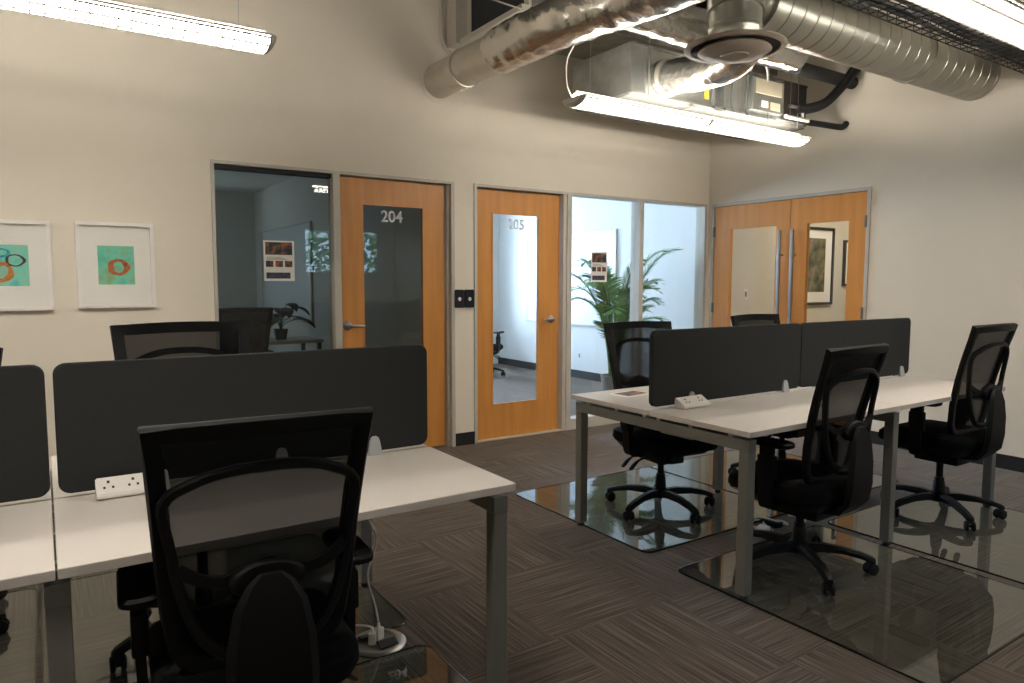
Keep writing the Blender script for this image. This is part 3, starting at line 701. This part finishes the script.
# metal air unit
t = thing('air_handler','galvanised metal air unit above the pendant lamp in the corner','air unit')
m = MB(); m.box(-2.45,-1.60,-1.42,-.80,2.655,2.985).box(-1.50,-.48,-1.42,-.80,2.655,2.985).box(-1.60,-1.50,-1.38,-.84,2.665,2.975)
m.build('casing','galv',t)
m = MB(); m.box(-2.452,-2.43,-1.424,-1.40,2.655,2.985)
for x in (-1.62,-1.50,-1.40,-1.24,-.50): m.box(x-.008,x+.008,-1.428,-1.42,2.655,2.985)
m.box(-2.45,-.48,-1.428,-1.42,2.655,2.672).box(-2.45,-.48,-1.428,-1.42,2.968,2.985)
m.build('seam','galv',t)
m = MB(); m.box(-2.44,-.47,-1.40,-.82,2.640,2.655).box(-1.85,-1.80,-1.42,-.80,2.630,2.645); m.build('drain_pan','frame',t)
MB().box(-1.20,-.82,-1.45,-1.42,2.70,2.95,bev=.004).build('control_box','galv',t)
MB().box(-1.17,-.85,-1.454,-1.45,2.83,2.94).build('label','buff',t)
MB().box(-1.10,-1.02,-1.454,-1.45,2.73,2.78).build('white_sticker','white',t)
MB().box(-.99,-.87,-1.454,-1.45,2.72,2.78).build('rating_plate','buff',t)
MB().box(-1.715,-1.675,-1.424,-1.42,2.71,2.86).build('warning_sticker','yellow',t)
MB().box(-.80,-.50,-1.432,-1.42,2.68,2.975).build('coil_panel','brown',t)
m = MB()
for x in (-2.3,-1.0,-.62): m.tube([(x,-1.44,2.62),(x,-1.44,H)],.004,6)
m.build('hanger_rod','steel',t)
P = smooth_path([(-1.24,-1.45,2.98),(-1.28,-1.46,3.06),(-1.16,-1.47,3.10),(-1.06,-1.46,3.02),(-1.04,-1.455,2.93)],5)
MB().tube(P,.008,8).build('cable_whip','cord',t,True)
m = MB(); m.tube([(-.82,-1.47,2.69),(-.52,-1.47,2.69)],.016,10).tube([(-.6,-1.47,2.69),(-.6,-1.47,2.74)],.012,8); m.build('drain_fitting','white',t,True)
# pipes
t = thing('insulated_pipe','thick black insulated pipe clamped above the metal unit','pipe')
MB().tube([(-1.6,-1.53,3.06),(.0,-1.53,3.06)],.052,20).build('pipe','rubber',t,True)
for x in (-.92,-.80):
    MB().lathe([(.053,-.006),(.060,-.006),(.060,.006),(.053,.006)],(x,-1.53,3.06),20,'x').build('clamp','steel',t,True)
m = MB(); m.tube([(-.86,-1.53,3.11),(-.86,-1.53,H)],.004,6); m.build('hanger_rod','steel',t)
t = thing('slanted_pipe','pair of black pipes slanting from the right wall to the metal unit','pipe')
for d in (0,1):
    P = smooth_path([(.0,-1.63-.03*d,3.24-.03*d),(-.06,-1.60-.03*d,3.19-.03*d),(-.22,-1.56-.02*d,3.0-.03*d),(-.36,-1.52,2.86-.03*d),(-.52,-1.47,2.80-.03*d),(-.64,-1.45,2.79-.03*d)],6)
    MB().tube(P,[.030-.008*d]*len(P),12).build('pipe','rubber',t,True)
MB().tube([(-.64,-1.447,2.79),(-.74,-1.44,2.785)],.014,10).build('copper_end','steel',t,True)
t = thing('elbow_pipe','low black pipe with an elbow entering the right wall by the lamp','pipe')
P = smooth_path([(-.48,-1.40,2.70),(-.3,-1.44,2.695),(-.1,-1.48,2.69),(-.04,-1.485,2.70),(.0,-1.49,2.73)],6)
MB().tube(P,.026,12).build('pipe','rubber',t,True)
# spiral duct and diffuser
t = thing('spiral_duct','ribbed spiral metal duct crossing to the right wall','duct')
m = MB(); prof = []; x = -2.55; R = .170
prof.append((.0,x))
while x < -.002:
    prof += [(R,x),(R,min(0,x+.108)),(R-.005,min(0,x+.111)),(R-.005,min(0,x+.116)),(R,min(0,x+.12))]; x += .12
m.lathe(prof,(0,-2.49,2.885),40,'x'); m.build('duct_body','spiral',t,True)
P = [(-2.53,-2.49,2.885),(-2.62,-2.495,2.885),(-2.71,-2.52,2.87),(-2.77,-2.55,2.82),(-2.785,-2.56,2.75)]
MB().tube(smooth_path(P,5),.145,32).build('elbow','spiral',t,True)
m = MB(); m.lathe([(.168,-.02),(.178,-.02),(.178,.02),(.168,.02)],(-.9,-2.49,2.885),40,'x'); m.build('joint_ring','spiral',t,True)
t = thing('round_diffuser','round beige ceiling diffuser hanging under the spiral duct','diffuser',(-2.785,-2.56,2.575))
MB().lathe([(.118,.02),(.130,.02),(.132,.085),(.136,.09),(.136,.105),(.132,.11),(.132,.24),(.118,.24)],(0,0,0),36).build('neck','spiral',t,True)
MB().lathe([(.250,-.006),(.258,.0),(.256,.008),(.20,.028),(.13,.05),(.13,.04),(.178,.018),(.185,.004),(.225,-.006)],(0,0,0),48).build('outer_cone','diff',t,True)
MB().lathe([(.0,-.040),(.07,-.042),(.072,-.036),(.105,-.034),(.172,-.026),(.184,-.016),(.175,-.006),(.10,.02),(.0,.03)],(0,0,0),40).build('inner_cone','diff',t,True)
m = MB()
for k in range(4):
    a = PI/4+k*PI/2; m.tube([(.12*math.cos(a),.12*math.sin(a),.0),(.19*math.cos(a),.19*math.sin(a),.02)],.004,6)
m.build('spoke','dark',t)
# wire cable tray
t = thing('cable_tray','black wire cable tray crossing the ceiling beside the spiral duct','cable tray',(0,0,0))
m = MB(); ya, yb, zt = -3.20, -2.94, 2.75
for k in range(7): y = ya+(yb-ya)*k/6; m.tube([(-4.6,y,zt),(0,y,zt)],.004,6)
for y in (ya,yb):
    for z in (.05,.10): m.tube([(-4.6,y,zt+z),(0,y,zt+z)],.004,6)
k = 0; x = -4.55
while x < 0: m.tube([(x,ya,zt+.10),(x,ya,zt),(x,yb,zt),(x,yb,zt+.10)],.0035,6); x += .09
m.build('wire_basket','tray',t)
random.seed(9)
for k in range(9):
    y = -3.17+.025*k; P = [(-4.6+.46*i, y+random.uniform(-.01,.01), zt+.018+random.uniform(0,.03)) for i in range(11)]
    MB().tube(smooth_path(P,4),random.choice((.007,.009,.011)),8).build('cable','bcord',t,True)
m = MB()
for x in (-4.0,-2.4,-.8):
    for y in (ya,yb): m.tube([(x,y,zt+.08),(x,y,H)],.004,6)
m.build('hanger_rod','steel',t)
# return-air box by the wall
t = thing('return_air_box','grey return air box with a dark filter beside the back wall, above door 204','air box')
m = MB(); m.box(-2.98,-2.30,-.95,-.18,3.20,3.55); m.build('casing','galv',t)
m = MB(); m.box(-3.06,-2.98,-1.0,-.16,3.195,3.235).box(-3.0,-2.98,-.22,-.16,3.235,3.7).box(-3.0,-2.98,-1.0,-.94,3.235,3.7); m.build('flange','alu',t)
MB().box(-2.995,-2.98,-.94,-.22,3.235,3.68).build('filter','dark',t)
m = MB(); m.tube([(-3.07,-1.0,3.195),(-3.07,-.16,3.195)],.006,6).tube([(-3.8,-1.0,3.24),(-3.06,-1.0,3.195)],.006,6); m.build('edge_trim','lampbody',t)
m = MB(); m.box(-3.10,-3.0,-.16,-.02,3.2,3.75); m.build('side_plate','alu',t)
t = thing('conduit','bent grey conduit dropping down the back wall behind the foil duct','pipe')
MB().tube(smooth_path([(-3.16,-.04,H),(-3.16,-.04,3.5),(-3.16,-.04,3.26),(-3.13,-.04,3.19),(-3.05,-.04,3.15),(-3.0,-.04,3.14)],6),.013,12).build('pipe','lampbody',t,True)
t = thing('ceiling_duct','rectangular metal duct high up behind the spiral duct','duct')
m = MB(); m.box(-2.3,-.0,-.78,-.12,3.3,3.62); m.build('duct_body','galv',t)
m = MB(); m.box(-1.2,-1.19,-.79,-.11,3.29,3.63).box(-.4,-.39,-.79,-.11,3.29,3.63); m.build('seam','galv',t)
# ------------------------------------------------------------------ things in the side rooms
t = thing('whiteboard','white board on the side wall of the daylit room','whiteboard',(.5,2.9,1.41))
MB().box(-.018,0,-.92,1.1,-.63,.63).build('surface','board',t)
m = MB(); m.box(-.026,0,-.94,-.92,-.65,.65).box(-.026,0,1.1,1.12,-.65,.65).box(-.026,0,-.92,1.1,.63,.65).box(-.06,0,-.92,1.1,-.65,-.63); m.build('frame','alu',t)
t = thing('wall_outlet','white wall outlet low in the daylit room','outlet',(.5,2.72,.32)); 
MB().box(-.006,0,-.035,.035,-.055,.055,bev=.002).build('plate','white',t); MB().box(-.008,-.006,-.012,.012,-.03,.03).build('socket','hole',t)
t = thing('whiteboard','dim white board on the partition of the unlit room','whiteboard',(-2.98,5.2,1.5))
MB().box(-.018,0,-1.4,.9,-.65,.6).build('surface','board',t)
m = MB(); m.box(-.03,0,-1.43,-1.4,-.67,.62).box(-.03,0,.9,.93,-.67,.62).box(-.03,0,-1.4,.9,.6,.62).box(-.05,0,-1.4,.9,-.67,-.65); m.build('frame','alu',t)
t = thing('meeting_table','pale table in the unlit room behind the dark glass','table',(-3.80,2.65,0))
MB().box(-.46,.46,-.32,.32,.712,.74,bev=.004).build('top','desk',t)
for sx in (-1,1):
    for sy in (-1,1): MB().box(sx*.42-.02,sx*.42+.02,sy*.28-.02,sy*.28+.02,0,.712).build('leg','frame',t)
def broad_plant(loc):
    t = thing('potted_plant','broad leafed potted plant on the table in the unlit room','plant',loc)
    MB().lathe([(.0,0),(.055,0),(.075,.11),(.078,.115),(.068,.115),(.066,.10),(.0,.10)],(0,0,0),20).build('pot','pot',t,True)
    MB().lathe([(.0,.095),(.066,.095),(.066,.103),(.0,.106)],(0,0,0),20).build('soil','soil',t,True)
    random.seed(12); st = MB(); lf = MB()
    for k in range(11):
        a = 2*PI*k/11*2.4+random.random()*.4; ln = random.uniform(.16,.34); hgt = random.uniform(.10,.30)
        d = Vector((math.cos(a),math.sin(a),0)); s = Vector((-d.y,d.x,0)); p0 = Vector((0,0,.10)); p1 = p0+d*ln*.5+Vector((0,0,hgt))
        st.tube(smooth_path([p0,p0+d*ln*.15+Vector((0,0,hgt*.6)),p1],4),.004,6)
        L_ = random.uniform(.19,.27)
        def f(u,v,p1=p1,d=d,s=s,L_=L_):
            w_ = .075*math.sin(PI*min(1,u*.94+.05))**.8; c = p1+d*(L_*u)+Vector((0,0,.04*u-.13*u*u))
            return c+s*(w_*(2*v-1))+Vector((0,0,.018*abs(2*v-1)))
        lf.grid(f,8,4)
    st.build('stems','stem',t,True); lf.build('foliage','leaf',t,True)
broad_plant((-3.72,2.60,.74))
def palm(loc):
    t = thing('potted_palm','tall potted palm behind the clear glass right of door 205','plant',loc)
    MB().lathe([(.0,0),(.13,0),(.165,.30),(.170,.31),(.155,.31),(.150,.27),(.0,.27)],(0,0,0),28).build('pot','pot',t,True)
    MB().lathe([(.0,.26),(.15,.26),(.15,.275),(.0,.285)],(0,0,0),24).build('soil','soil',t,True)
    random.seed(21); st = MB(); fr = MB()
    # azimuth (deg), reach, rise, droop
    spec = [(200,.50,1.42,.36),(170,.30,1.44,.18),(330,.62,1.56,.12),(345,.50,1.25,.16),(120,.35,1.5,.2),(60,.45,1.35,.3),(270,.35,1.20,.25),(225,.45,1.0,.22),(10,.55,.98,.22),(300,.30,1.45,.15),(215,.35,.75,.15),(-25,.62,.86,.24),(150,.64,1.44,.34),(138,.5,1.22,.25),(158,.62,1.08,.2),(-32,.66,1.52,.06),(-42,.5,1.2,.2),(-28,.5,1.06,.2)]
    for az,reach,rise,droop in spec:
        a = math.radians(az); d = Vector((math.cos(a),math.sin(a),0)); b = Vector((random.uniform(-.05,.05),random.uniform(-.05,.05),.27))
        pts = []
        for i in range(15):
            u = i/14; pts.append(b+d*(reach*(.12*u+.88*u**1.9))+Vector((0,0,rise*(1-(1-u)**1.5)-droop*u**4)))
        st.tube(pts,[.011*(1-.8*i/14)+.002 for i in range(15)],6)
        n = 34
        for i in range(n):
            u = .40+.60*i/(n-1); q = u*14; j = min(13,int(q)); p = pts[j].lerp(pts[j+1],q-j); T = (pts[j+1]-pts[j]).normalized()
            sd = T.cross(Vector((0,0,1))); sd = sd.normalized() if sd.length > .1 else Vector((1,0,0)); up_ = sd.cross(T)
            ln = .24*math.sin(PI*min(1,.22+.74*(u-.40)/.60))**.7+.04
            for s in (-1,1):
                dr_ = (sd*s*.80+T*.62+up_*.12+Vector((0,0,random.uniform(-.06,.06)))).normalized(); nn = T
                vs = []
                for (f_,w_) in ((0,.004),(.3,.010),(.65,.008),(1,.001)):
                    c = p+dr_*ln*f_+Vector((0,0,-.10*ln*4*f_*f_*.55)); vs.append((c-nn*w_,c+nn*w_))
                V = [(fr.bm.verts.new(x_),fr.bm.verts.new(y_)) for x_,y_ in vs]
                for k in range(3): fr.bm.faces.new((V[k][0],V[k][1],V[k+1][1],V[k+1][0]))
    st.build('stems','stem',t,True); fr.build('fronds','palm',t)
palm((-.46,.90,0))
def hall_picture(x0,x1,z0,z1,iw,label,art):
    t = thing('hall_picture',label,'picture',((x0+x1)/2,-.08,(z0+z1)/2),0,'framed pictures in the hall'); w, h = x1-x0, z1-z0; b = .03
    m = MB(); m.box(-w/2,-w/2+b,-.03,0,-h/2,h/2).box(w/2-b,w/2,-.03,0,-h/2,h/2).box(-w/2+b,w/2-b,-.03,0,h/2-b,h/2).box(-w/2+b,w/2-b,-.03,0,-h/2,-h/2+b); m.build('frame','picb',t)
    MB().box(-w/2+b,w/2-b,-.012,0,-h/2+b,h/2-b).build('mount','matb',t)
    MB().box(-w/2+iw,w/2-iw,-.014,-.012,-h/2+iw*.95,h/2-iw*.8).build('artwork',art,t)
hall_picture(1.42,2.11,1.10,2.01,.16,'large dark framed landscape print seen through the right door glass',mottled('landscape_print',(52,58,50),(96,98,74),(150,128,110),7))
hall_picture(2.33,2.83,1.32,1.88,.09,'smaller dark framed picture at the edge of the right door glass',mottled('grey_print',(120,118,112),(150,146,138),(90,88,84),9))
t = thing('light_switch','small light switch on the hall wall seen through the left door glass','switch',(.52,-.08,1.235))
MB().box(-.035,.035,-.006,0,-.057,.057,bev=.002).build('plate','white',t); MB().box(-.012,.012,-.012,-.006,-.026,.026).build('rocker','frame',t)
# ------------------------------------------------------------------ outdoors behind the viewer
struct(MB().box(-14,8,-30,YF-.2,-.4,-.3).build('ground_outside','grass'),'ground outside the window behind the viewer','ground')
for k,(x,y,h,lab) in enumerate(((-1.9,-12.5,3.4,'bushy tree outside the small window, left one'),(1.3,-14.2,3.8,'bushy tree outside the small window, right one'),(4.6,-16.5,4.6,'tall tree outside beyond the bushy trees'))):
    t = thing('garden_tree',lab,'tree',(x,y,-.3)); random.seed(30+k)
    MB().tube(smooth_path([(0,0,0),(.05,.02,h*.3),(-.03,.04,h*.6)],5),.09,10).build('trunk','bark',t,True)
    m = MB()
    for q in range(900):
        a = random.uniform(0,2*PI); ct = random.uniform(-1,1); rr = (.55+.45*random.random())*1.35
        c = Vector((rr*math.sqrt(1-ct*ct)*math.cos(a), rr*math.sqrt(1-ct*ct)*math.sin(a), h*.62+rr*ct*1.0))
        e1 = Vector((random.gauss(0,1),random.gauss(0,1),random.gauss(0,1))).normalized(); e2 = e1.orthogonal().normalized(); s = random.uniform(.06,.13)
        vs = [m.bm.verts.new(c+e1*s*u+e2*s*v*.5) for u,v in ((-1,0),(0,-1),(1,0),(0,1))]; m.bm.faces.new(vs)
    m.build('crown','tree',t)
# ------------------------------------------------------------------ daylight
W = bpy.data.worlds.new('sky'); bpy.context.scene.world = W; W.use_nodes = True
bg = W.node_tree.nodes['Background']; bg.inputs[0].default_value = (.55,.72,1.0,1); bg.inputs[1].default_value = 42
def portal(name, loc, rot, sx, sy):
    l = bpy.data.lights.new(name,'AREA'); l.shape = 'RECTANGLE'; l.size = sx; l.size_y = sy; l.cycles.is_portal = True
    o = bpy.data.objects.new(name, l); C.objects.link(o); o.location = loc; o.rotation_euler = rot
portal('daylight_bright_room',(-1.36,FAR+.13,1.675),(-PI/2,0,0),2.7,1.87)
portal('daylight_dark_room',(-4.675,6.71,1.6),(-PI/2,0,0),.67,1.42)
portal('daylight_rear',((WX0+WX1)/2,YF-.13,(WZ0+WZ1)/2),(PI/2,0,0),WX1-WX0,WZ1-WZ0)
# ------------------------------------------------------------------ camera
cam = bpy.data.cameras.new('camera'); co = bpy.data.objects.new('camera',cam); C.objects.link(co)
yaw, pitch, roll, fpx = -.5874, -.0839, .002, 705.87
Fv = Vector((-math.sin(yaw)*math.cos(pitch), math.cos(yaw)*math.cos(pitch), math.sin(pitch)))
Rv = Vector((math.cos(yaw), math.sin(yaw), 0)); Uv = Rv.cross(Fv)
R2 = Rv*math.cos(roll)+Uv*math.sin(roll); U2 = -Rv*math.sin(roll)+Uv*math.cos(roll)
co.matrix_world = Matrix.Translation((-5.8454,-5.0723,1.3609)) @ Matrix((R2,U2,-Fv)).transposed().to_4x4()
cam.sensor_width = 36; cam.lens = fpx*36/1024; cam.clip_start = .02
S = bpy.context.scene; S.camera = co
S.view_settings.view_transform = 'Standard'; S.view_settings.look = 'None'; S.view_settings.gamma = 1; S.view_settings.use_curve_mapping = False
S.view_settings.exposure = .28
S.cycles.use_denoising = True; S.cycles.max_bounces = 10; S.cycles.transparent_max_bounces = 24; S.cycles.sample_clamp_indirect = 6
